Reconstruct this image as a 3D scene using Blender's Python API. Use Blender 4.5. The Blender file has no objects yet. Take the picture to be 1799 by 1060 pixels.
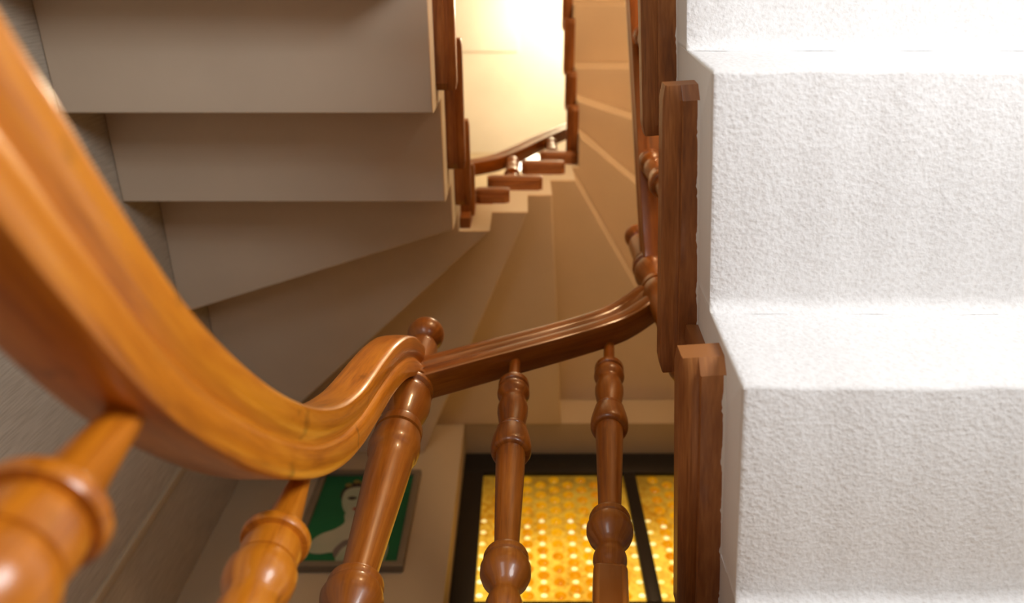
import bpy, bmesh, math, random
from mathutils import Vector, Matrix
random.seed(7)
S = bpy.context.scene
COL = S.collection

# ------------------------------------------------------------------ camera, world, light, exposure
cd = bpy.data.cameras.new('camera')
cam = bpy.data.objects.new('camera', cd); COL.objects.link(cam)
cd.sensor_width = 36.0
cd.lens = 28.0
cd.shift_x = -0.0092
cd.clip_start = 0.02
cam.location = (0, 0, 0)
cam.rotation_euler = (math.radians(180 - 24.12), 0, 0)
cd.dof.use_dof = True
cd.dof.focus_distance = 1.08
cd.dof.aperture_fstop = 3.4
S.camera = cam

S.view_settings.view_transform = 'Standard'
S.view_settings.look = 'None'
S.view_settings.exposure = 0.0
S.view_settings.gamma = 1.0
S.view_settings.use_curve_mapping = False

w = bpy.data.worlds.new('World'); S.world = w; w.use_nodes = True
w.node_tree.nodes['Background'].inputs[0].default_value = (0.75, 0.85, 1.0, 1)
w.node_tree.nodes['Background'].inputs[1].default_value = 0.8

def light(name, kind, loc, energy, color, rot=(0, 0, 0), size=None, size_y=None, radius=None):
    l = bpy.data.lights.new(name, kind); l.energy = energy; l.color = color
    if kind == 'AREA':
        l.shape = 'RECTANGLE'; l.size = size; l.size_y = size_y
    if radius: l.shadow_soft_size = radius
    o = bpy.data.objects.new(name, l); COL.objects.link(o)
    o.location = loc; o.rotation_euler = rot
    return o
# daylight entering by the two landing windows, in the right and the back wall (the openings are built below)
DAY_DIR = Vector((-0.72, 0.66, 0.08))
light('daylight', 'AREA', (0.96, -0.64, 0.32), 20, (0.97, 0.98, 1.0), DAY_DIR.to_track_quat('-Z', 'Z').to_euler(), 0.52, 0.70)
light('daylight_back', 'AREA', (-0.42, -1.17, 0.30), 5, (0.97, 0.98, 1.0), Vector((0.25, 0.95, 0.22)).to_track_quat('-Z', 'Z').to_euler(), 0.44, 0.80)
# lamps: the ceiling lamp on the top floor and an unseen warm fill added above the middle landing
light('top_lamp_light', 'POINT', (0.45, 0.40, 6.25), 78, (1.0, 0.78, 0.50), radius=0.09)
light('landing_fill_light', 'POINT', (0.72, -0.98, 2.25), 46, (1.0, 0.67, 0.37), radius=0.07)

# ------------------------------------------------------------------ materials
def mat(name):
    m = bpy.data.materials.new(name); m.use_nodes = True
    nt = m.node_tree
    return m, nt, nt.nodes['Principled BSDF']
def node(nt, t, **kw):
    n = nt.nodes.new(t)
    for k, v in kw.items():
        if hasattr(n, k): setattr(n, k, v)
        else: n.inputs[k].default_value = v
    return n
def ramp(nt, fac, stops):
    r = nt.nodes.new('ShaderNodeValToRGB')
    e = r.color_ramp.elements
    while len(e) < len(stops): e.new(0.5)
    for el, (p, c) in zip(e, stops):
        el.position = p; el.color = (*c, 1)
    nt.links.new(fac, r.inputs[0])
    return r
def bump(nt, bsdf, height, strength, dist, normal_in=None):
    b = node(nt, 'ShaderNodeBump'); b.inputs['Strength'].default_value = strength; b.inputs['Distance'].default_value = dist
    nt.links.new(height, b.inputs['Height'])
    if normal_in: nt.links.new(normal_in, b.inputs['Normal'])
    nt.links.new(b.outputs[0], bsdf.inputs['Normal'])
    return b
def plain(name, col, rough=0.6, **kw):
    m, nt, b = mat(name)
    b.inputs['Base Color'].default_value = (*col, 1); b.inputs['Roughness'].default_value = rough
    for k, v in kw.items(): b.inputs[k].default_value = v
    return m

def wood(name, dark, mid, light_, coat=0.45, rough=0.36, scale=1.0, spots=0.0):
    m, nt, b = mat(name)
    tc = node(nt, 'ShaderNodeTexCoord'); oi = node(nt, 'ShaderNodeObjectInfo')
    mul = node(nt, 'ShaderNodeMath', operation='MULTIPLY'); mul.inputs[1].default_value = 37.0
    nt.links.new(oi.outputs['Random'], mul.inputs[0])
    add = node(nt, 'ShaderNodeVectorMath', operation='ADD')
    nt.links.new(tc.outputs['UV'], add.inputs[0]); nt.links.new(mul.outputs[0], add.inputs[1])
    def streak(su, sv, detail, dist=0.0):
        mp = node(nt, 'ShaderNodeMapping'); mp.inputs['Scale'].default_value = (su * scale, sv * scale, 1)
        nt.links.new(add.outputs[0], mp.inputs[0])
        n = node(nt, 'ShaderNodeTexNoise'); n.inputs['Scale'].default_value = 1.0
        n.inputs['Detail'].default_value = detail; n.inputs['Distortion'].default_value = dist
        nt.links.new(mp.outputs[0], n.inputs['Vector'])
        return n
    a = streak(5, 70, 6, 1.2); f = streak(30, 520, 3); big = streak(6, 9, 3)
    mx = node(nt, 'ShaderNodeMix', data_type='FLOAT'); mx.inputs[0].default_value = 0.35
    nt.links.new(a.outputs[0], mx.inputs[2]); nt.links.new(f.outputs[0], mx.inputs[3])
    mx2 = node(nt, 'ShaderNodeMix', data_type='FLOAT'); mx2.inputs[0].default_value = 0.35
    nt.links.new(mx.outputs[0], mx2.inputs[2]); nt.links.new(big.outputs[0], mx2.inputs[3])
    r = ramp(nt, mx2.outputs[0], [(0.34, dark), (0.5, mid), (0.66, light_)])
    sp = streak(26, 30, 2); sr = ramp(nt, sp.outputs[0], [(0.66, (1, 1, 1)), (0.78, (1-spots, 1-spots, 1-spots))])
    mm = node(nt, 'ShaderNodeMix', data_type='RGBA', blend_type='MULTIPLY'); mm.inputs[0].default_value = 1.0
    nt.links.new(r.outputs[0], mm.inputs[6]); nt.links.new(sr.outputs[0], mm.inputs[7])
    nt.links.new(mm.outputs[2], b.inputs['Base Color'])
    b.inputs['Roughness'].default_value = rough
    b.inputs['Coat Weight'].default_value = coat; b.inputs['Coat Roughness'].default_value = 0.12
    bump(nt, b, mx.outputs[0], 0.12, 0.0015)
    return m
M_WOOD = wood('varnished_wood', (0.150, 0.036, 0.003), (0.285, 0.080, 0.006), (0.40, 0.128, 0.012))
M_WOOD_LIT = wood('varnished_wood_lit', (0.34, 0.086, 0.004), (0.60, 0.185, 0.008), (0.74, 0.27, 0.014), spots=0.6)  # lighter copy of the wood, with the near rail's stronger light in its colour
M_CAP = wood('worn_wood', (0.12, 0.036, 0.008), (0.27, 0.092, 0.020), (0.46, 0.185, 0.050), coat=0.15, rough=0.5)

def plaster_rough():
    m, nt, b = mat('rough_plaster')
    tc = node(nt, 'ShaderNodeTexCoord')
    n1 = node(nt, 'ShaderNodeTexNoise'); n1.inputs['Scale'].default_value = 250; n1.inputs['Detail'].default_value = 3; n1.inputs['Roughness'].default_value = 0.55
    v = node(nt, 'ShaderNodeTexVoronoi', feature='SMOOTH_F1'); v.inputs['Scale'].default_value = 170
    n2 = node(nt, 'ShaderNodeTexNoise'); n2.inputs['Scale'].default_value = 26; n2.inputs['Detail'].default_value = 4
    for n in (n1, v, n2): nt.links.new(tc.outputs['Object'], n.inputs['Vector'])
    mx = node(nt, 'ShaderNodeMix', data_type='FLOAT'); mx.inputs[0].default_value = 0.4
    nt.links.new(n1.outputs[0], mx.inputs[2]); nt.links.new(v.outputs['Distance'], mx.inputs[3])
    ad = node(nt, 'ShaderNodeMath', operation='MULTIPLY_ADD'); ad.inputs[1].default_value = 0.35
    nt.links.new(n2.outputs[0], ad.inputs[0]); nt.links.new(mx.outputs[0], ad.inputs[2])
    r = ramp(nt, mx.outputs[0], [(0.30, (0.72, 0.705, 0.69)), (0.55, (0.80, 0.795, 0.79))])
    nt.links.new(r.outputs[0], b.inputs['Base Color'])
    b.inputs['Roughness'].default_value = 0.85
    bump(nt, b, ad.outputs[0], 0.8, 0.0024)
    return m
M_ROUGH = plaster_rough()

def paint(name, col, sc=60, strength=0.15, col2=None, rough=0.7):
    m, nt, b = mat(name)
    tc = node(nt, 'ShaderNodeTexCoord')
    n1 = node(nt, 'ShaderNodeTexNoise'); n1.inputs['Scale'].default_value = sc; n1.inputs['Detail'].default_value = 4
    n2 = node(nt, 'ShaderNodeTexNoise'); n2.inputs['Scale'].default_value = 3.5; n2.inputs['Detail'].default_value = 4
    for n in (n1, n2): nt.links.new(tc.outputs['Object'], n.inputs['Vector'])
    c2 = col2 or tuple(c * 0.93 for c in col)
    r = ramp(nt, n2.outputs[0], [(0.35, c2), (0.65, col)])
    nt.links.new(r.outputs[0], b.inputs['Base Color'])
    b.inputs['Roughness'].default_value = rough
    bump(nt, b, n1.outputs[0], strength, 0.002)
    return m
M_SMOOTH = paint('smooth_stair_paint', (0.82, 0.80, 0.75), 45, 0.12)
M_SOFFIT = paint('cream_soffit_paint', (0.74, 0.62, 0.48), 50, 0.12)
M_WALL = paint('cream_wall_paint', (0.50, 0.41, 0.285), 70, 0.2)
M_CEIL = paint('ceiling_paint', (0.82, 0.79, 0.72), 40, 0.1)
M_PANEL = paint('hatch_paint', (0.86, 0.84, 0.79), 40, 0.05)
M_FLOOR = paint('landing_tiles', (0.45, 0.40, 0.33), 30, 0.1)

def textured_wall():          # woodchip-like wallpaper with fine vertical combing
    m, nt, b = mat('combed_wallpaper')
    tc = node(nt, 'ShaderNodeTexCoord')
    mp = node(nt, 'ShaderNodeMapping'); mp.inputs['Scale'].default_value = (1, 260, 14)
    nt.links.new(tc.outputs['Object'], mp.inputs[0])
    n1 = node(nt, 'ShaderNodeTexNoise'); n1.inputs['Scale'].default_value = 1; n1.inputs['Detail'].default_value = 3
    nt.links.new(mp.outputs[0], n1.inputs['Vector'])
    n2 = node(nt, 'ShaderNodeTexNoise'); n2.inputs['Scale'].default_value = 4
    nt.links.new(tc.outputs['Object'], n2.inputs['Vector'])
    r = ramp(nt, n1.outputs[0], [(0.3, (0.40, 0.35, 0.28)), (0.6, (0.52, 0.47, 0.39))])
    nt.links.new(r.outputs[0], b.inputs['Base Color']); b.inputs['Roughness'].default_value = 0.8
    bump(nt, b, n1.outputs[0], 0.5, 0.002)
    return m
M_COMB = textured_wall()

M_BLACK = plain('black_window_frame', (0.006, 0.006, 0.007), 0.45)
M_GREY = plain('grey_picture_frame', (0.20, 0.165, 0.12), 0.5)
M_GREEN = paint('green_canvas', (0.004, 0.135, 0.045), 300, 0.3, (0.003, 0.10, 0.034), 0.8)
M_SKIN = paint('pale_paint', (0.42, 0.42, 0.33), 220, 0.3, (0.20, 0.30, 0.19), 0.8)
M_HAIR = plain('dark_hair_paint', (0.03, 0.02, 0.015), 0.7)
M_LIP = plain('red_lip_paint', (0.28, 0.03, 0.025), 0.7)
M_BLOOM = plain('ochre_flower_paint', (0.22, 0.17, 0.04), 0.7)
M_SHADOWPAINT = plain('grey_paint', (0.16, 0.13, 0.12), 0.7)
M_WHITE = plain('white_window_frame', (0.8, 0.8, 0.78), 0.4)
M_METAL = plain('brass', (0.55, 0.38, 0.14), 0.35, Metallic=1.0)

def emis(name, col, strength):
    m, nt, b = mat(name)
    b.inputs['Base Color'].default_value = (*col, 1)
    b.inputs['Emission Color'].default_value = (*col, 1); b.inputs['Emission Strength'].default_value = strength
    return m
M_SHADE = emis('lit_lamp_shade', (1.0, 0.93, 0.78), 3.0)
M_GLOBE = emis('lit_lamp_globe', (1.0, 0.80, 0.50), 12.0)

def amber(name, ca, cb, sa, top):
    """backlit amber cathedral glass: glossy surface, daylight through it put in as patchy emission"""
    m, nt, b = mat(name)
    tc = node(nt, 'ShaderNodeTexCoord')
    n = node(nt, 'ShaderNodeTexNoise'); n.inputs['Scale'].default_value = 3.2; n.inputs['Detail'].default_value = 3
    n2 = node(nt, 'ShaderNodeTexNoise'); n2.inputs['Scale'].default_value = 60; n2.inputs['Detail'].default_value = 2
    nt.links.new(tc.outputs['Object'], n.inputs['Vector']); nt.links.new(tc.outputs['Object'], n2.inputs['Vector'])
    mx = node(nt, 'ShaderNodeMix', data_type='FLOAT'); mx.inputs[0].default_value = 0.35
    nt.links.new(n.outputs[0], mx.inputs[2]); nt.links.new(n2.outputs[0], mx.inputs[3])
    r = ramp(nt, mx.outputs[0], [(0.36, ca), (0.60, cb)])
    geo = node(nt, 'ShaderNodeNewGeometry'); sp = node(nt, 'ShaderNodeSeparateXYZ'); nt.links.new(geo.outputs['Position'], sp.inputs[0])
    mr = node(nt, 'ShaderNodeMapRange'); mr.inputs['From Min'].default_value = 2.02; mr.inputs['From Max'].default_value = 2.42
    mr.inputs['To Min'].default_value = sa; mr.inputs['To Max'].default_value = sa*top      # backlight painted weaker towards the top of the glass
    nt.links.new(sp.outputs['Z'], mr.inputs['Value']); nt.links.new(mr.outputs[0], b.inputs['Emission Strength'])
    nt.links.new(r.outputs[0], b.inputs['Emission Color']); b.inputs['Base Color'].default_value = (0.10, 0.045, 0.004, 1)
    b.inputs['Roughness'].default_value = 0.12
    return m
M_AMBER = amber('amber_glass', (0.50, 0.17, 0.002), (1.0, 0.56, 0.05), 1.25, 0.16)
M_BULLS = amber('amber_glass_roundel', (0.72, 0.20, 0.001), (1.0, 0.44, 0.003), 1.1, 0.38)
M_GLINT = amber('amber_glass_glint', (0.95, 0.66, 0.16), (1.0, 0.88, 0.46), 1.8, 0.2)  # glowing flecks that stand in for glints of daylight in the panes

# ------------------------------------------------------------------ helpers
def link(name, me, m, parent=None, smooth=None):
    o = bpy.data.objects.new(name, me); COL.objects.link(o)
    for k in (m if isinstance(m, (list, tuple)) else [m]): me.materials.append(k)
    if parent: o.parent = parent
    if smooth is not None:
        for p in me.polygons: p.use_smooth = True
        me.set_sharp_from_angle(angle=math.radians(smooth))
    return o
def from_bm(name, bm, m, parent=None, smooth=None):
    bmesh.ops.recalc_face_normals(bm, faces=bm.faces)
    me = bpy.data.meshes.new(name); bm.to_mesh(me); bm.free()
    return link(name, me, m, parent, smooth)
def empty(name, loc, label, cat, group=None):
    o = bpy.data.objects.new(name, None); COL.objects.link(o); o.location = loc
    o.empty_display_size = 0.05
    o['label'] = label; o['category'] = cat
    if group: o['group'] = group
    return o
def struct(o): o['kind'] = 'structure'; return o
def add_box(bm, x0, x1, y0, y1, z0, z1, mi=0):
    v = [bm.verts.new(p) for p in ((x0,y0,z0),(x1,y0,z0),(x1,y1,z0),(x0,y1,z0),(x0,y0,z1),(x1,y0,z1),(x1,y1,z1),(x0,y1,z1))]
    for f in ((0,3,2,1),(4,5,6,7),(0,1,5,4),(1,2,6,5),(2,3,7,6),(3,0,4,7)):
        fc = bm.faces.new([v[i] for i in f]); fc.material_index = mi
def box(name, x0, x1, y0, y1, z0, z1, m, parent=None, bev=0.0):
    """a box whose origin is at its centre"""
    bm = bmesh.new(); cx, cy, cz = (x0+x1)/2, (y0+y1)/2, (z0+z1)/2
    add_box(bm, x0-cx, x1-cx, y0-cy, y1-cy, z0-cz, z1-cz)
    if bev: bmesh.ops.bevel(bm, geom=bm.edges[:], offset=bev, segments=2, affect='EDGES', profile=0.5)
    o = from_bm(name, bm, m, None, 40 if bev else None)
    o.location = (cx, cy, cz)
    if parent: o.parent = parent; o.matrix_parent_inverse = Matrix.Translation(parent.location).inverted()
    return o
def attach(o, parent):
    o.parent = parent; o.matrix_parent_inverse = Matrix.Translation(parent.location).inverted(); return o

def prism(name, poly, z0, z1, mats, parent, bev=0.004, side=None, wall_eps=0.0):
    """stair block: polygon in plan between two heights. Faces towards the well take material 1."""
    bm = bmesh.new()
    lo = [bm.verts.new((x, y, z0)) for x, y in poly]; hi = [bm.verts.new((x, y, z1)) for x, y in poly]
    n = len(poly)
    bm.faces.new(lo[::-1]); bm.faces.new(hi)
    for i in range(n):
        j = (i+1) % n
        bm.faces.new((lo[i], lo[j], hi[j], hi[i]))
    bm.normal_update()
    if side:
        for f in bm.faces:
            if abs(f.normal.z) < 0.5 and side(f.calc_center_median(), f.normal): f.material_index = 1
    bmesh.ops.recalc_face_normals(bm, faces=bm.faces)
    if bev:
        es = [e for e in bm.edges if all(v.co.z < z0 + 1e-6 for v in e.verts)]
        bmesh.ops.bevel(bm, geom=es, offset=bev, segments=3, affect='EDGES', profile=0.5, clamp_overlap=True)
    o = from_bm(name, bm, mats, None, 35)
    return attach(o, parent)

def lathe_mesh(name, prof, seg=40, square=None):
    """prof: list of (z, r). square: (z_from, z_to, half width) for the square foot of a baluster"""
    bm = bmesh.new(); uv = bm.loops.layers.uv.new('UVMap')
    rings = []
    for z, r in prof:
        rings.append([bm.verts.new((r*math.cos(2*math.pi*i/seg), r*math.sin(2*math.pi*i/seg), z)) for i in range(seg)])
    for a in range(len(rings)-1):
        for i in range(seg):
            j = (i+1) % seg
            f = bm.faces.new((rings[a][i], rings[a][j], rings[a+1][j], rings[a+1][i]))
            us = [prof[a][0], prof[a][0], prof[a+1][0], prof[a+1][0]]
            vs = [i, i+1, i+1, i]
            for l, u, v in zip(f.loops, us, vs): l[uv].uv = (u, v*0.16/seg)
    for r_ in (rings[0], rings[-1]):
        if prof[0][1] > 1e-4:
            try: bm.faces.new(r_)
            except ValueError: pass
    if square:
        z0, z1, h = square
        k = bmesh.ops.create_cube(bm, size=1.0)
        for v in k['verts']:
            v.co = Vector((v.co.x*2*h, v.co.y*2*h, z0 + (v.co.z+0.5)*(z1-z0)))
        vs = set(k['verts']); es = [e for e in bm.edges if e.verts[0] in vs and e.verts[1] in vs]
        r = bmesh.ops.bevel(bm, geom=es, offset=0.008, segments=3, affect='EDGES', profile=0.5)
        for f in bm.faces:
            if all(v in vs for v in f.verts) or f in r['faces']:
                for l in f.loops: l[uv].uv = (l.vert.co.z, l.vert.co.x*0.7 + l.vert.co.y*0.7)
    bmesh.ops.recalc_face_normals(bm, faces=bm.faces)
    me = bpy.data.meshes.new(name); bm.to_mesh(me); bm.free()
    for p in me.polygons: p.use_smooth = True
    me.set_sharp_from_angle(angle=math.radians(38))
    return me
def smooth_prof(pts, n=5):
    """Catmull-Rom through (z, r) control points; a repeated point makes a crease"""
    out = []
    P = [pts[0]] + pts + [pts[-1]]
    for i in range(1, len(P)-2):
        p0, p1, p2, p3 = P[i-1], P[i], P[i+1], P[i+2]
        if p1 == p2: continue
        for k in range(n):
            t = k/n
            q = []
            for d in (0, 1):
                m1 = (p2[d]-p0[d])/2 if p0 != p1 else 0; m2 = (p3[d]-p1[d])/2 if p3 != p2 else 0
                h = (2*t**3-3*t**2+1)*p1[d] + (t**3-2*t**2+t)*m1 + (-2*t**3+3*t**2)*p2[d] + (t**3-t**2)*m2
                q.append(h)
            out.append((q[0], max(q[1], 0.0005)))
    out.append(pts[-1])
    return out

def crspline(pts, step=0.012):
    P = [Vector(p) for p in pts]
    P = [2*P[0]-P[1]] + P + [2*P[-1]-P[-2]]
    out = []
    for i in range(1, len(P)-2):
        n = max(2, int((P[i+1]-P[i]).length/step))
        for k in range(n):
            t = k/n
            out.append(0.5*((2*P[i]) + (-P[i-1]+P[i+1])*t + (2*P[i-1]-5*P[i]+4*P[i+1]-P[i+2])*t*t + (-P[i-1]+3*P[i]-3*P[i+1]+P[i+2])*t**3))
    out.append(P[-2])
    return out
RAIL_PROF = [(0.0,0.0),(0.0235,0.0),(0.0252,0.0008),(0.0266,0.0030),(0.0274,0.010),(0.0274,0.018),(0.0262,0.0262),(0.0232,0.0302),(0.0204,0.0322),(0.0200,0.0345),
             (0.0212,0.0370),(0.0246,0.0410),(0.0264,0.0470),(0.0268,0.0540),(0.0264,0.0610),(0.0252,0.0650),(0.0222,0.0675),(0.015,0.0688),(0.0,0.0696)]
RAIL_PROF = RAIL_PROF + [(-x, y) for x, y in RAIL_PROF[-2:0:-1]]
def sweep(name, path, prof, side0, m, parent, widths=None, step=0.012):
    """sweep prof (s across, n up from the underside) along the underside path; side0 = horizontal reference across the rail"""
    pts = crspline(path, step)
    bm = bmesh.new(); uv = bm.loops.layers.uv.new('UVMap')
    rings = []; L = [0.0]
    for i, p in enumerate(pts):
        a, b = pts[max(i-1, 0)], pts[min(i+1, len(pts)-1)]
        T = (b-a).normalized()
        s = Vector(side0); s = (s - T*s.dot(T)).normalized()
        N = s.cross(T)
        if N.z < 0 and abs(N.z) > 0.3: N = -N
        if i and N.dot(prevN) < 0: N = -N
        prevN = N.copy()
        rings.append([bm.verts.new(p + s*x + N*y) for x, y in prof])
        if i: L.append(L[-1] + (p-pts[i-1]).length)
    n = len(prof); V = [0.0]
    for k in range(n): V.append(V[-1] + math.dist(prof[k], prof[(k+1) % n]))
    for a in range(len(rings)-1):
        for k in range(n):
            j = (k+1) % n
            f = bm.faces.new((rings[a][k], rings[a][j], rings[a+1][j], rings[a+1][k]))
            for l, u, v in zip(f.loops, (L[a], L[a], L[a+1], L[a+1]), (V[k], V[k+1], V[k+1], V[k])): l[uv].uv = (u, v)
    bm.faces.new(rings[0]); bm.faces.new(rings[-1])
    o = from_bm(name, bm, m, None, 32)
    return attach(o, parent)

CAP_PROF = [(0.0, 0.0), (0.0185, 0.0), (0.0198, 0.0010), (0.0202, 0.0052), (0.0240, 0.0060), (0.0310, 0.0085), (0.0362, 0.0130), (0.0390, 0.0155), (0.0400, 0.0175), (0.0400, 0.0430), (0.0, 0.0430)]
def cap(parent, p0, p1, out, z, m=None, wob=0.0012, name='tread_cap', inner=0.004):
    """wooden end board of a tread, fixed to the well side of the stair: chamfered underside, chamfered ends"""
    p0, p1, out = Vector((*p0, z)), Vector((*p1, z)), Vector((*out, 0))
    d = (p1-p0); Ln = d.length; d.normalize()
    bm = bmesh.new(); uv = bm.loops.layers.uv.new('UVMap')
    us = [0.0, 0.016] + [0.016 + (Ln-0.032)*k/10 for k in range(1, 10)] + [Ln-0.016, Ln]
    rings = []
    for u in us:
        e = min(u, Ln-u)
        lift = 0.013*max(0.0, 1-e/0.016); inset = 0.003*max(0.0, 1-e/0.016)
        j = random.uniform(-wob, wob)
        rg = []
        for k, (o_, h) in enumerate(CAP_PROF):
            hh = max(h, lift*(1 if o_ < 0.0385 else 1.4)); oo = min(o_, 0.04-inset)
            if k in (0, len(CAP_PROF)-1): oo -= inner
            rg.append(bm.verts.new(p0 + d*u + out*(oo) + Vector((0, 0, hh + (j*0.5 if k < 3 else 0)))))
        rings.append(rg)
    n = len(CAP_PROF); V = [0.0]
    for k in range(n): V.append(V[-1] + math.dist(CAP_PROF[k], CAP_PROF[(k+1) % n]))
    for a in range(len(rings)-1):
        for k in range(n):
            q = (k+1) % n
            f = bm.faces.new((rings[a][k], rings[a][q], rings[a+1][q], rings[a+1][k]))
            for l, u, v in zip(f.loops, (us[a], us[a], us[a+1], us[a+1]), (V[k], V[k+1], V[k+1], V[k])): l[uv].uv = (u, v)
    bm.faces.new(rings[0]); bm.faces.new(rings[-1])
    o = from_bm(name, bm, m or M_CAP, None, 25)
    return attach(o, parent)

# ------------------------------------------------------------------ the room
XL, XR, YF, YB = -0.955, 0.985, 1.66, -1.20
ZB, ZT = -1.35, 6.90
T = 0.18
def wall(name, x0, x1, y0, y1, z0, z1, m): return struct(box(name, x0, x1, y0, y1, z0, z1, m))
wall('wall_left', XL-T, XL, YB-T, YF+T, ZB, ZT, M_COMB)
# front wall with the recess of the amber window
WX0, WX1, WZ0, WZ1 = -0.217, 0.925, 1.52, 2.573
bm = bmesh.new()
add_box(bm, XL, WX0, YF, YF+T, ZB, ZT); add_box(bm, WX1, XR, YF, YF+T, ZB, ZT)
add_box(bm, WX0, WX1, YF, YF+T, ZB, WZ0); add_box(bm, WX0, WX1, YF, YF+T, WZ1, ZT)
struct(from_bm('wall_front', bm, M_WALL))
# right wall with the opening of the landing window
BY0, BY1, BZ0, BZ1 = -0.96, -0.30, -0.10, 0.74
bm = bmesh.new()
add_box(bm, XR, XR+T, YB-T, BY0, ZB, ZT); add_box(bm, XR, XR+T, BY1, YF+T, ZB, ZT)
add_box(bm, XR, XR+T, BY0, BY1, ZB, BZ0); add_box(bm, XR, XR+T, BY0, BY1, BZ1, ZT)
struct(from_bm('wall_right', bm, M_WALL))
CX0, CX1, CZ0, CZ1 = -0.70, -0.14, -0.22, 0.72
bm = bmesh.new()
add_box(bm, XL, CX0, YB-T, YB, ZB, ZT); add_box(bm, CX1, XR, YB-T, YB, ZB, ZT)
add_box(bm, CX0, CX1, YB-T, YB, ZB, CZ0); add_box(bm, CX0, CX1, YB-T, YB, CZ1, ZT)
struct(from_bm('wall_back', bm, M_WALL))
wall('floor', XL-T, XR+T, YB-T, YF+T, ZB-0.15, ZB, M_FLOOR)
cl = wall('ceiling', XL-T, XR+T, YB-T, YF+T, ZT, ZT+0.15, M_CEIL)
hp = box('hatch_panel', -0.70, -0.028, -0.05, 0.808, ZT-0.022, ZT+0.001, M_PANEL, cl, 0.004)
# thin vertical trim on the left wall
struct(box('trim_1', XL-0.002, XL+0.012, 1.325, 1.353, -0.9, 2.19, M_WALL, None, 0.003))

# landing window in the right wall (white frame, outside the picture)
wn = struct(box('window_2', XR+0.06, XR+0.10, BY0, BY1, BZ0, BZ0+0.05, M_WHITE, None, 0.004))
for a in ((XR+0.06, XR+0.10, BY0, BY1, BZ1-0.05, BZ1), (XR+0.06, XR+0.10, BY0, BY0+0.05, BZ0+0.05, BZ1-0.05), (XR+0.06, XR+0.10, BY1-0.05, BY1, BZ0+0.05, BZ1-0.05)):
    box('frame_bar', *a, M_WHITE, wn, 0.004)

wn = struct(box('window_3', CX0, CX1, YB-0.10, YB-0.06, CZ0, CZ0+0.05, M_WHITE, None, 0.004))
for a in ((CX0, CX1, YB-0.10, YB-0.06, CZ1-0.05, CZ1), (CX0, CX0+0.05, YB-0.10, YB-0.06, CZ0+0.05, CZ1-0.05), (CX1-0.05, CX1, YB-0.10, YB-0.06, CZ0+0.05, CZ1-0.05)):
    box('frame_bar', *a, M_WHITE, wn, 0.004)

# amber window in the front wall
FY = 1.795
GZ0 = 1.812
am = struct(box('window_1', WX0, WX1, FY, FY+0.045, WZ1-0.122, WZ1, M_BLACK, None, 0.003))
for a in ((WX0, WX0+0.076, FY, FY+0.045, WZ0, WZ1-0.122), (WX1-0.076, WX1, FY, FY+0.045, WZ0, WZ1-0.122),
          (WX0+0.076, WX1-0.076, FY, FY+0.045, WZ0, GZ0), (0.378, 0.424, FY, FY+0.045, GZ0, WZ1-0.122)):
    box('frame_bar', *a, M_BLACK, am, 0.003)
def amber_pane(x0, x1, z0, z1):
    p = box('pane', x0, x1, FY+0.018, FY+0.030, z0, z1, M_AMBER, am)
    px, pz = 0.0497, 0.0574
    bm = bmesh.new(); bm2 = bmesh.new()
    i = 0; x = x0 + 0.012
    while x < x1 - 0.004:
        z = z0 + 0.010 + (pz/2 if i % 2 else 0)
        while z < z1 - 0.006:
            for (b_, r, d, zo) in ((bm, 0.0195, 0.0065, 0.0), (bm2, 0.0075, 0.005, pz/2)):
                if zo and (i % 3 == 2 or z + zo > z0 + (z1-z0)*0.62): continue
                if x-r < x0 or x+r > x1 or z+zo-r < z0 or z+zo+r > z1: continue
                k = 14 if r > 0.01 else 8; prev = None
                for (fr, dd) in ((1.0, 0.0), (0.8, 0.6), (0.45, 0.95)):
                    rg = [b_.verts.new((x + r*fr*math.cos(2*math.pi*q/k)*(1.35 if zo else 1), FY+0.018-d*dd, z+zo + r*fr*math.sin(2*math.pi*q/k))) for q in range(k)]
                    if prev:
                        for q in range(k): b_.faces.new((prev[q], prev[(q+1) % k], rg[(q+1) % k], rg[q]))
                    prev = rg
                b_.faces.new(prev)
            z += pz
        x += px; i += 1
    for b_, m, nm in ((bm, M_BULLS, 'glass_roundels'), (bm2, M_GLINT, 'glass_glints')):
        o = attach(from_bm(nm, b_, m, None, 60), p); o['kind'] = 'stuff'
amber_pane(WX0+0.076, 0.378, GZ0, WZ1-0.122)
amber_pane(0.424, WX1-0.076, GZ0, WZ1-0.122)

# ------------------------------------------------------------------ stairs
R_ = 0.262                      # height of a stair block (each overlaps the next one's)
TREAD = 0.03
WL, WR, WF = -0.182, 0.215, 0.76
def stair_block(parent, poly, z, mats, side=None, bev=0.004, tread=True, h=R_):
    prism('step', poly, z, z+h, mats, parent, bev, side)
    if tread:
        o = prism('tread', poly, z+h, z+h+TREAD, M_CAP, parent, 0)
well_side = lambda c, n: (c.x > WL-0.02 and c.x < WR+0.02 and c.y < WF+0.02 and c.y > -0.32)

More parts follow.
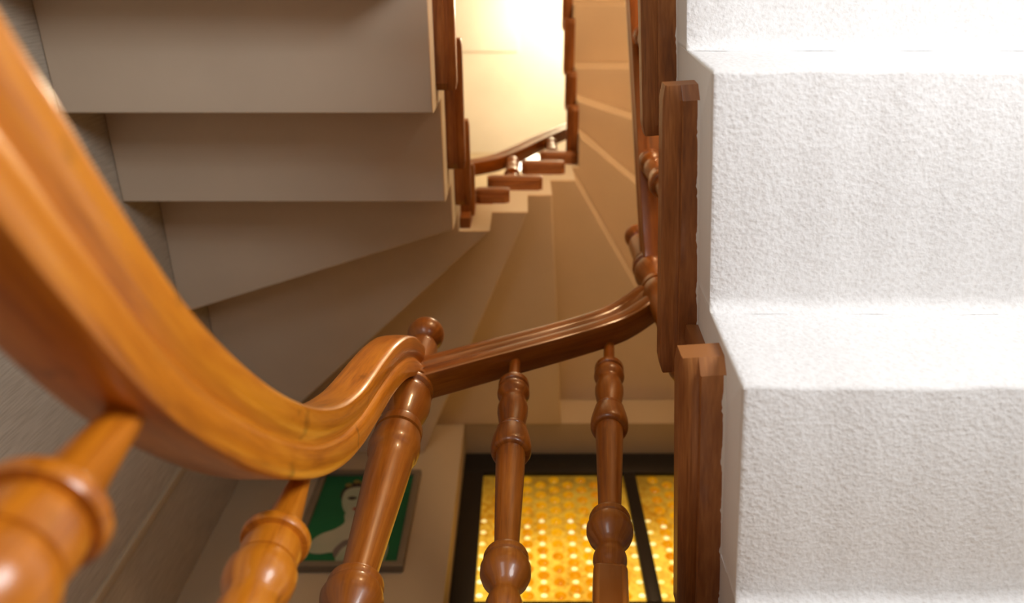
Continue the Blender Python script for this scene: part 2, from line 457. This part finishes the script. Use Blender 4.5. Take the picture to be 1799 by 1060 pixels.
# A. white rough flight overhead on the right
fa = empty('stair_flight', (0.6, 0.4, 0.664), 'white flight with rough plastered underside and worn brown tread ends, overhead at right', 'staircase')
def xs_(y, z):          # the painted side of this flight runs a little out of square and out of plumb
    return 0.2126 + 0.080*(y-0.388) + 0.035*(z-0.664)
def fillet_step(parent, y0, y1, z):
    """straight step of the right flight: sharp lower back edge, cove where the soffit meets the lower step's riser"""
    nx, ny = 30, 10
    prof = [(y0, z+R_)]
    prof += [(y0, z+0.006), (y0+0.0012, z+0.0022), (y0+0.004, z)]
    Rf = 0.016
    prof += [(y1-Rf, z)]
    for k in range(1, 5):
        a = math.pi/2*k/4
        prof.append((y1-Rf+Rf*math.sin(a), z-Rf+Rf*math.cos(a)))
    prof += [(y1, z+R_)]
    bm = bmesh.new(); xs = [WR, WR+0.0015, WR+0.005] + [WR+0.005+(XR-WR-0.005)*k/40 for k in range(1, 41)]
    rings = []
    for i, x in enumerate(xs):
        e = (0.004, 0.0012, 0.0)[i] if i < 3 else 0.0
        rg = []
        for k, (y, zz) in enumerate(prof):
            wz = 0.0014*math.sin(x*37+y*11)+0.001*math.sin(x*83+1.3) if 1 <= k < len(prof)-1 else 0
            wy = 0.0012*math.sin(x*51+z*9) if k in (1, 2, 3) else 0
            t = (XR-x)/(XR-WR)
            rg.append(bm.verts.new((x + (xs_(y, zz)-WR)*t, y+wy+(e if k in (1, 2) else 0), zz+wz+(e if 1 <= k <= len(prof)-2 else 0))))
        rings.append(rg)
    n = len(prof)
    for a in range(len(rings)-1):
        for k in range(n):
            q = (k+1) % n
            bm.faces.new((rings[a][k], rings[a][q], rings[a+1][q], rings[a+1][k]))
    f = bm.faces.new(rings[0]); f.material_index = 1
    bm.faces.new(rings[-1])
    for f in bm.faces:
        c = f.calc_center_median()
        if c.x < xs_(c.y, c.z)+0.0008: f.material_index = 1
    o = from_bm('step', bm, [M_ROUGH, M_SMOOTH], None, 40)
    attach(o, parent)
    prism('tread', [(xs_(y0, z+R_), y0), (XR, y0), (XR, y1), (xs_(y1, z+R_), y1)], z+R_, z+R_+TREAD, M_CAP, parent, 0)
RH = [0.664, 0.847, 1.029]
RY = [(0.388, 0.658), (0.118, 0.388), (-0.152, 0.118)]
for z, (a, b) in zip(RH, RY): fillet_step(fa, a, b, z)
prism('step', [(xs_(0.658, 0.7), 0.658), (XR, 0.658), (XR, 0.80), (xs_(0.80, 0.7), 0.80)], 0.60, 0.90, [M_ROUGH, M_SMOOTH], fa, 0, lambda c, n: n.x < -0.5)
CAPS_R = [((0.40, 0.775), 0.738), ((0.145, 0.52), 0.920), ((-0.125, 0.2424), 1.102)]
CAP_X = [(0.2085, 0.2365), (0.2025, 0.2255), (0.1810, 0.2110)]
for ((a, b), z), (xa, xb) in zip(CAPS_R, CAP_X): cap(fa, (xa, a), (xb, b), Vector((-(b-a), xb-xa)).normalized(), z, inner=0.024)
# ragged bead of white paint where the boards meet the painted side
def paint_bead(parent, y0, y1, z, x0, x1):
    bm = bmesh.new(); n = int((y1-y0)/0.004); prev = None
    for i in range(n+1):
        y = y0 + (y1-y0)*i/n
        X = x0 + (x1-x0)*i/n
        wd = 0.0006 + 0.0022*max(0, math.sin(i*0.37+z*40)*0.5+random.random()*0.8-0.35)
        rg = [bm.verts.new(p) for p in ((X+0.0045, y, z-0.0014), (X-wd, y, z-0.0006), (X-wd, y, z+0.0004), (X+0.0045, y, z+0.0006))]
        if prev:
            for k in range(4): bm.faces.new((prev[k], prev[(k+1) % 4], rg[(k+1) % 4], rg[k]))
        else: bm.faces.new(rg)
        prev = rg
    bm.faces.new(prev[::-1])
    attach(from_bm('paint_bead', bm, M_SMOOTH), parent)
for ((a, b), z), (xa, xb) in zip(CAPS_R, CAP_X): paint_bead(fa, a+0.016, b-0.016, z, xs_(a, z)-0.0012, xs_(b, z)-0.0012)
# riser ends tucked between two caps
for y, z in ((0.455, 0.781), (0.202, 0.963)):
    box('riser_end', xs_(y, z)-0.012, xs_(y, z)+0.012, y-0.012, y+0.012, z, z+0.139 , M_CAP, fa, 0.003)

# B. flight one storey up: left straight steps, winders round the front, right steps
LZ = dict(A=1.655, B=1.837, C=2.02, D=2.20, E=2.38, F=2.565, G=2.747, H=2.93, I=3.11, J=3.29, K=3.475)
fb = empty('stair_flight', (0, 1.2, 2.2), 'beige smooth underside of the upper flight, its winders fanning round the well', 'staircase')
UP = dict(
 Z=[(XL,-0.223),(WL,-0.223),(WL,0.047),(XL,0.047)],
 A=[(XL,0.047),(WL,0.047),(WL,0.317),(XL,0.317)],
 B=[(XL,0.317),(WL,0.317),(WL,0.562),(XL,0.562)],
 C=[(XL,0.562),(WL,0.562),(WL,0.695),(XL,0.943)],
 D=[(XL,0.943),(WL,0.695),(WL,WF),(-0.092,WF),(XL,1.577)],
 E=[(XL,1.577),(-0.092,WF),(0.02,WF),(-0.349,YF),(XL,YF)],
 F=[(-0.349,YF),(0.02,WF),(0.102,WF),(0.15,YF)],
 G=[(0.15,YF),(0.102,WF),(0.19,WF),(0.714,YF)],
 H=[(0.714,YF),(0.19,WF),(WR,WF),(WR,0.645),(XR,1.2775),(XR,YF)],
 I=[(XR,1.2775),(WR,0.645),(WR,0.548),(XR,0.795)],
 J=[(XR,0.795),(WR,0.548),(WR,0.45),(XR,0.45)],
 K=[(XR,0.45),(WR,0.45),(WR,0.225),(XR,0.225)])
LZ['Z'] = 1.473
for k in 'ZABCDEFGHIJK': stair_block(fb, UP[k], LZ[k], [M_SOFFIT, M_SMOOTH], well_side, 0.005)
for (a, b), z in (((-0.34, 0.03), 1.553), ((-0.08, 0.285), 1.735), ((0.198, 0.5055), 1.917), ((0.423, 0.655), 2.10), ((0.59, 0.745), 2.285)):
    cap(fb, (WL+0.003, a), (WL+0.003, b), (1, 0), z)
for (a, b), z in (((-0.148, -0.038), 2.47), ((-0.116, 0.072), 2.62), ((0.0, 0.158), 2.825), ((0.07, 0.2155), 2.975)):
    cap(fb, (a, WF-0.003), (b, WF-0.003), (0, -1), z)
for (a, b), z in (((0.553, 0.745), 3.02), ((0.454, 0.60), 3.19), ((0.27, 0.49), 3.37), ((0.0, 0.333), 3.555)):
    cap(fb, (WR-0.003, a), (WR-0.003, b), (-1, 0), z)
box('corner_drop', -0.180, -0.150, 0.728, 0.762, 2.225, 2.47, M_CAP, fb, 0.003)

# C. landings and the flight below the handrail
st = M_SOFFIT
def landing(name, poly, z0, z1):
    o = bpy.data.objects.new(name, None)
    bm = bmesh.new()
    lo = [bm.verts.new((x, y, z0)) for x, y in poly]; hi = [bm.verts.new((x, y, z1)) for x, y in poly]
    bm.faces.new(lo[::-1]); bm.faces.new(hi)
    for i in range(len(poly)):
        j = (i+1) % len(poly); bm.faces.new((lo[i], lo[j], hi[j], hi[i]))
    return struct(from_bm(name, bm, st))
landing('floor_landing_middle', [(XL,YB),(XR,YB),(XR,-0.152),(WR,-0.152),(WR,-0.223),(XL,-0.223)], 1.25, 1.44)
landing('floor_landing_top', [(XL,YB),(XR,YB),(XR,0.225),(WR,0.225),(WR,-0.223),(XL,-0.223)], 3.657, 3.90)
landing('floor_landing_lower', [(XL,YB),(XR,YB),(XR,-0.223),(XL,-0.223)], -0.99, -0.80)
fc = empty('stair_flight', (-0.5, 0.4, -0.6), 'lower winding flight under the near handrail, carrying the turned balusters', 'staircase')
low = dict(Z=-0.66, A=-0.49, B=-0.31, C=-0.12, D=0.06, E=0.24, F=0.42, G=0.60)
LOWP = dict(UP)
LOWP['E'] = [(XL,1.577),(-0.125,0.665),(-0.055,0.665),(-0.349,YF),(XL,YF)]
LOWP['D'] = [(XL,0.943),(WL,0.62),(WL,0.665),(-0.125,0.665),(XL,1.577)]
LOWP['C'] = [(XL,0.562),(WL,0.562),(WL,0.62),(XL,0.943)]
LOWP['F'] = [(-0.349,YF),(-0.055,0.665),(0.065,0.665),(0.15,YF)]
LOWP['G'] = [(0.15,YF),(0.065,0.665),(WR,0.665),(XR,0.665),(XR,YF)]
for k in 'ZABCDEFG':
    prism('step', LOWP[k], low[k]-TREAD-R_, low[k]-TREAD, [M_SOFFIT], fc, 0)
    prism('tread', LOWP[k], low[k]-TREAD, low[k], M_CAP, fc, 0)

# ------------------------------------------------------------------ balusters, newels, rails
# the turned profile, measured down from the rail's underside (z=0)
def bal_profile(neck, long_):
    d = -neck
    p = [(0.02, 0.0100)]
    if long_: p += [(0.0, 0.0095), (-0.03, 0.0125), (d*0.75, 0.0165), (d+0.010, 0.0215)]
    else: p += [(0.0, 0.0103), (d+0.010, 0.0106)]
    p += [(d+0.006, 0.0190), (d+0.004, 0.0255), (d+0.001, 0.0268), (d-0.011, 0.0268), (d-0.0125, 0.0255), (d-0.0135, 0.0222), (d-0.0155, 0.0220), (d-0.0165, 0.0252),
          (d-0.022, 0.0272), (d-0.030, 0.0276), (d-0.037, 0.0258), (d-0.043, 0.0218), (d-0.047, 0.0202), (d-0.052, 0.0204), (d-0.062, 0.0232), (d-0.075, 0.0252), (d-0.090, 0.0250),
          (d-0.112, 0.0222), (d-0.132, 0.0182), (d-0.138, 0.0176), (d-0.1385, 0.0225), (d-0.142, 0.0248), (d-0.1470, 0.0246), (d-0.1490, 0.0226), (d-0.1505, 0.0226), (d-0.1515, 0.0262),
          (d-0.165, 0.0286), (d-0.180, 0.0306), (d-0.190, 0.0312), (d-0.198, 0.0308), (d-0.2035, 0.0290), (d-0.2055, 0.0262), (d-0.2062, 0.0224), (d-0.225, 0.0220), (d-0.32, 0.0190),
          (d-0.413, 0.0158), (d-0.419, 0.0158), (d-0.4195, 0.0232), (d-0.423, 0.0270), (d-0.428, 0.0286), (d-0.433, 0.0280), (d-0.4355, 0.0250), (d-0.4380, 0.0250), (d-0.439, 0.0290), (d-0.447, 0.0316),
          (d-0.457, 0.0314), (d-0.467, 0.0280), (d-0.476, 0.0212), (d-0.484, 0.0172), (d-0.489, 0.0172), (d-0.493, 0.0190), (d-0.503, 0.0218), (d-0.511, 0.0220), (d-0.521, 0.0196), (d-0.529, 0.0172), (d-0.535, 0.0180)]
    if long_:
        i = next(k for k, q in enumerate(p) if q[0] < d-0.060)
        p = p[:5] + [(d+0.006, 0.0235), (d+0.004, 0.0295), (d+0.001, 0.0312), (d-0.004, 0.0312), (d-0.0065, 0.0300), (d-0.0075, 0.0248), (d-0.012, 0.0262), (d-0.022, 0.0266), (d-0.031, 0.0258), (d-0.033, 0.0226), (d-0.035, 0.0226),
                     (d-0.036, 0.0278), (d-0.042, 0.0300), (d-0.050, 0.0308), (d-0.058, 0.0300), (d-0.066, 0.0272), (d-0.072, 0.0240), (d-0.078, 0.0228)] + [q for q in p[i:] if q[0] < d-0.085]
    return d, p
def baluster_mesh(neck, long_, length):
    d, p = bal_profile(neck, long_)
    return lathe_mesh('baluster', p, 40, (-length, d-0.531, 0.0215))
def put(me, name, loc, parent, bottom=None):
    o = bpy.data.objects.new(name, me); COL.objects.link(o)
    if not me.materials: me.materials.append(M_WOOD)
    o.location = loc
    if bottom:
        ax = (Vector(loc) - Vector(bottom)).normalized()
        o.rotation_euler = ax.to_track_quat('Z', 'Y').to_euler()
    return attach(o, parent)

def newel(loc, bottom, base_z, label, ball=0.036, s=1.0):
    """post with ball finial; z=0 at the ball's centre"""
    L = (loc[2]-base_z)
    e = empty('newel_post', (bottom[0], bottom[1], base_z), label, 'newel post', 'newel posts of the near balustrade')
    b = ball
    shaft = [(-0.030*s, 0.0155*s), (-0.038*s, 0.0160*s), (-0.042*s, 0.0215*s), (-0.047*s, 0.0262*s), (-0.052*s, 0.0268*s), (-0.0545*s, 0.0288*s), (-0.066*s, 0.0300*s), (-0.16*s, 0.0300*s), (-0.180*s, 0.0300*s), (-0.181*s, 0.0270*s), (-0.188*s, 0.0262*s),
             (-0.189*s, 0.0335*s), (-0.194*s, 0.0372*s), (-0.200*s, 0.0368*s), (-0.2015*s, 0.0310*s), (-0.205*s, 0.0308*s), (-0.2065*s, 0.0365*s), (-0.214*s, 0.0402*s), (-0.222*s, 0.0400*s), (-0.226*s, 0.0340*s), (-0.231*s, 0.0335*s), (-0.236*s, 0.0385*s),
             (-0.248*s, 0.0402*s), (-0.266*s, 0.0405*s), (-0.285*s, 0.0372*s), (-0.304*s, 0.0318*s), (-0.318*s, 0.0290*s), (-0.330*s, 0.0285*s), (-0.331*s, 0.0355*s), (-0.338*s, 0.0376*s), (-0.352*s, 0.0376*s), (-0.353*s, 0.0335*s), (-0.357*s, 0.0335*s), (-0.358*s, 0.0368*s),
             (-0.372*s, 0.0385*s), (-0.388*s, 0.0400*s), (-0.400*s, 0.0388*s), (-0.407*s, 0.0360*s), (-0.411*s, 0.0336*s), (-0.435*s, 0.0330*s), (-0.47*s, 0.0316*s), (-0.56*s, 0.0268*s), (-0.655*s, 0.0222*s), (-0.662*s, 0.0222*s),
             (-0.663*s, 0.0290*s), (-0.668*s, 0.0335*s), (-0.674*s, 0.0345*s), (-0.679*s, 0.0330*s), (-0.683*s, 0.0350*s), (-0.694*s, 0.0378*s), (-0.708*s, 0.0350*s), (-0.722*s, 0.0262*s), (-0.732*s, 0.0235*s), (-0.745*s, 0.0270*s), (-0.76*s, 0.0290*s), (-0.775*s, 0.0260*s), (-0.785*s, 0.0262*s)]
    me = lathe_mesh('shaft', shaft, 48, (-L, -0.778*s, 0.036*s))
    put(me, 'shaft', loc, e, bottom)
    fin = [(b*math.sin(t), max(b*math.cos(t), 0.0006)) for t in [math.pi/2 - k*math.pi/22 for k in range(20)]]
    fm = lathe_mesh('ball_finial', fin, 40)
    put(fm, 'ball_finial', loc, e, bottom)
    return e
newel((-0.188, 0.70, 1.402), (-0.2085, 0.70, 0.06), 0.06, 'brown turned newel post with ball top where the orange handrail ends')
newel((0.288, 0.662, 1.873), (0.288, 0.662, 0.95), 0.95, 'second brown turned newel post with ball top, half hidden behind the worn tread ends', 0.0315, 0.96)

# near rail along the left side
rl = empty('balustrade', (-0.22, 0.2, -0.49), 'glossy orange-lit handrail curving up to a newel post, with two balusters, near at left', 'balustrade')
left_path = [(-0.2215, -0.70, -0.215), (-0.2215, -0.35, 0.01), (-0.2215, -0.12, 0.150), (-0.2215, 0.0, 0.227), (-0.2215, 0.0936, 0.2846), (-0.2215, 0.1324, 0.3073), (-0.2215, 0.2103, 0.357),
             (-0.2215, 0.2726, 0.4064), (-0.2215, 0.3521, 0.4842), (-0.2215, 0.4224, 0.5662), (-0.2215, 0.4809, 0.6491), (-0.2215, 0.5304, 0.740), (-0.2210, 0.5655, 0.8305), (-0.220, 0.5868, 0.910),
             (-0.218, 0.6030, 0.985), (-0.214, 0.6200, 1.060), (-0.209, 0.6420, 1.128), (-0.203, 0.6700, 1.183), (-0.197, 0.700, 1.215)]
sweep('handrail', left_path, RAIL_PROF, (1, 0, 0), M_WOOD_LIT, rl, step=0.008)
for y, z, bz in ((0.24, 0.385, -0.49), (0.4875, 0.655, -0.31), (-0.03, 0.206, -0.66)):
    me = baluster_mesh(0.089, True, z-bz); me.materials.append(M_WOOD_LIT)
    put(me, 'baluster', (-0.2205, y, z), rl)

# front rail between the two newels
rf = empty('balustrade', (0.06, 0.70, 0.42), 'brown handrail rising between two newel posts, two turned balusters before the amber window', 'balustrade')
sweep('handrail', [(-0.172, 0.70, 1.193), (-0.08, 0.70, 1.247), (0.0945, 0.70, 1.348), (0.188, 0.695, 1.400), (0.226, 0.690, 1.427), (0.258, 0.682, 1.453), (0.292, 0.672, 1.484)], RAIL_PROF, (0, 1, 0), M_WOOD, rf, step=0.008)
put(baluster_mesh(0.084, False, 0.87), 'baluster', (-0.012, 0.70, 1.289), rf, (-0.024, 0.70, 0.42))
put(baluster_mesh(0.089, False, 0.79), 'baluster', (0.1718, 0.72, 1.389), rf, (0.0945, 0.72, 0.602))

# right rail above the white flight
rr = empty('balustrade', (0.295, 0.3, 0.96), 'dark handrail climbing behind the worn tread ends on the right, seen from below', 'balustrade')
sweep('handrail', [(0.2980, 0.634, 1.637), (0.2978, 0.61, 1.657), (0.2965, 0.5777, 1.685), (0.2925, 0.35, 1.872), (0.2885, 0.122, 2.06), (0.284, -0.2, 2.325)], RAIL_PROF, (1, 0, 0), M_WOOD, rr, step=0.02)
for y in (0.445, 0.195, -0.06):
    z = 1.685 + (0.5777-y)*0.823
    base = 0.956 if y > 0.388 else (1.139 if y > 0.118 else 1.321)
    put(baluster_mesh(0.02, False, z-base), 'baluster', (0.2915, y, z), rr)

# balustrade of the upper flight, across the front of the well
ru = empty('balustrade', (0, 0.80, 2.68), 'small blurred handrail with two balusters high up against the bright ceiling', 'balustrade')
sweep('handrail', [(-0.27, 0.80, 2.99), (-0.165, 0.80, 3.06), (-0.085, 0.80, 3.13), (0.0, 0.80, 3.27), (0.09, 0.80, 3.46), (0.215, 0.80, 3.69), (0.30, 0.80, 3.83)], RAIL_PROF, (0, 1, 0), M_WOOD, ru)
for x, z, b in ((-0.036, 3.205, 2.66), (0.130, 3.535, 2.85)):
    d, p = bal_profile(0.05, False)
    me = lathe_mesh('baluster', p[:34], 28, (-(z-b), p[33][0]+0.004, 0.0200))
    put(me, 'baluster', (x, 0.80, z), ru)

# ------------------------------------------------------------------ picture on the front wall
pc = empty('picture', (-0.512, YF, 2.02), 'green painting of a pale bare-shouldered woman in a grey frame, low on the wall', 'picture')
PX0, PX1, PZ0, PZ1 = -0.660, -0.364, 1.806, 2.226
fr = 0.022
for a in ((PX0-fr, PX1+fr, YF-0.026, YF-0.001, PZ1, PZ1+fr), (PX0-fr, PX1+fr, YF-0.026, YF-0.001, PZ0-fr, PZ0),
          (PX0-fr, PX0, YF-0.026, YF-0.001, PZ0, PZ1), (PX1, PX1+fr, YF-0.026, YF-0.001, PZ0, PZ1)):
    box('frame_bar', *a, M_GREY, pc, 0.003)
box('canvas', PX0, PX1, YF-0.014, YF-0.004, PZ0, PZ1, M_GREEN, pc)
def flat(name, pts, y, m, smooth_n=6):
    P = [Vector((x, 0, z)) for x, z in pts]; n = len(P); out = []
    for i in range(n):
        a, b, c, d = P[i-1], P[i], P[(i+1) % n], P[(i+2) % n]
        for k in range(smooth_n):
            t = k/smooth_n
            out.append(0.5*((2*b)+(-a+c)*t+(2*a-5*b+4*c-d)*t*t+(-a+3*b-3*c+d)*t**3))
    bm = bmesh.new()
    f = [bm.verts.new((min(max(v.x, PX0), PX1), y, min(max(v.z, PZ0), PZ1))) for v in out]
    b = [bm.verts.new((v.co.x, y+0.002, v.co.z)) for v in f]
    try:
        bm.faces.new(f); bm.faces.new(b[::-1])
        for i in range(len(f)): bm.faces.new((f[i], f[(i+1) % len(f)], b[(i+1) % len(f)], b[i]))
    except ValueError: pass
    return attach(from_bm(name, bm, m), pc)
y0 = YF-0.0150
flat('painted_hair', [(-0.59, 2.11), (-0.588, 2.155), (-0.565, 2.185), (-0.525, 2.192), (-0.485, 2.175), (-0.465, 2.13), (-0.468, 2.08), (-0.50, 2.09), (-0.56, 2.09)], y0, M_HAIR)
flat('painted_body', [(-0.556, 2.03), (-0.552, 1.985), (-0.575, 1.955), (-0.615, 1.93), (-0.636, 1.895), (-0.633, 1.855), (-0.600, 1.845), (-0.555, 1.850), (-0.535, 1.808), (-0.44, 1.806), (-0.405, 1.81), (-0.40, 1.88), (-0.43, 1.94), (-0.475, 1.965), (-0.49, 2.03)], y0-0.0008, M_SKIN)
flat('painted_face', [(-0.583, 2.105), (-0.578, 2.145), (-0.548, 2.162), (-0.510, 2.155), (-0.488, 2.12), (-0.488, 2.07), (-0.503, 2.03), (-0.530, 2.012), (-0.556, 2.03), (-0.574, 2.062)], y0-0.0016, M_SKIN)
flat('painted_eye', [(-0.566, 2.103), (-0.552, 2.112), (-0.534, 2.104), (-0.550, 2.094)], y0-0.0024, M_HAIR, 3)
flat('painted_eye', [(-0.516, 2.104), (-0.503, 2.112), (-0.493, 2.104), (-0.505, 2.096)], y0-0.0024, M_HAIR, 3)
flat('painted_lips', [(-0.540, 2.050), (-0.526, 2.057), (-0.510, 2.051), (-0.525, 2.040)], y0-0.0024, M_LIP, 3)
flat('painted_arm_shadow', [(-0.560, 1.855), (-0.548, 1.885), (-0.530, 1.905), (-0.505, 1.900), (-0.535, 1.870), (-0.548, 1.83)], y0-0.0024, M_SHADOWPAINT)
for x, z in ((-0.575, 2.172), (-0.552, 2.190), (-0.528, 2.183), (-0.503, 2.190), (-0.480, 2.170)):
    flat('painted_flower', [(x-0.012, z), (x, z+0.011), (x+0.012, z), (x, z-0.010)], y0-0.0024, M_BLOOM, 3)

# ------------------------------------------------------------------ lamps
ws = empty('wall_lamp', (0.06, YF, 6.25), 'small glowing white wall lamp seen past the highest handrail', 'lamp')
bm = bmesh.new()
z0, z1 = 6.25, 6.54
lo = [bm.verts.new(p) for p in ((-0.022, YF-0.10, z0), (0.150, YF-0.10, z0), (0.150, YF-0.015, z0), (-0.022, YF-0.015, z0))]
hi = [bm.verts.new(p) for p in ((-0.010, YF-0.075, z1), (0.138, YF-0.075, z1), (0.138, YF-0.015, z1), (-0.010, YF-0.015, z1))]
bm.faces.new(lo); bm.faces.new(hi)
for i in range(4): bm.faces.new((lo[i], lo[(i+1) % 4], hi[(i+1) % 4], hi[i]))
attach(from_bm('lamp_shade', bm, M_SHADE), ws)
box('bracket', 0.03, 0.10, YF-0.02, YF-0.0005, 6.34, 6.46, M_METAL, ws, 0.003)
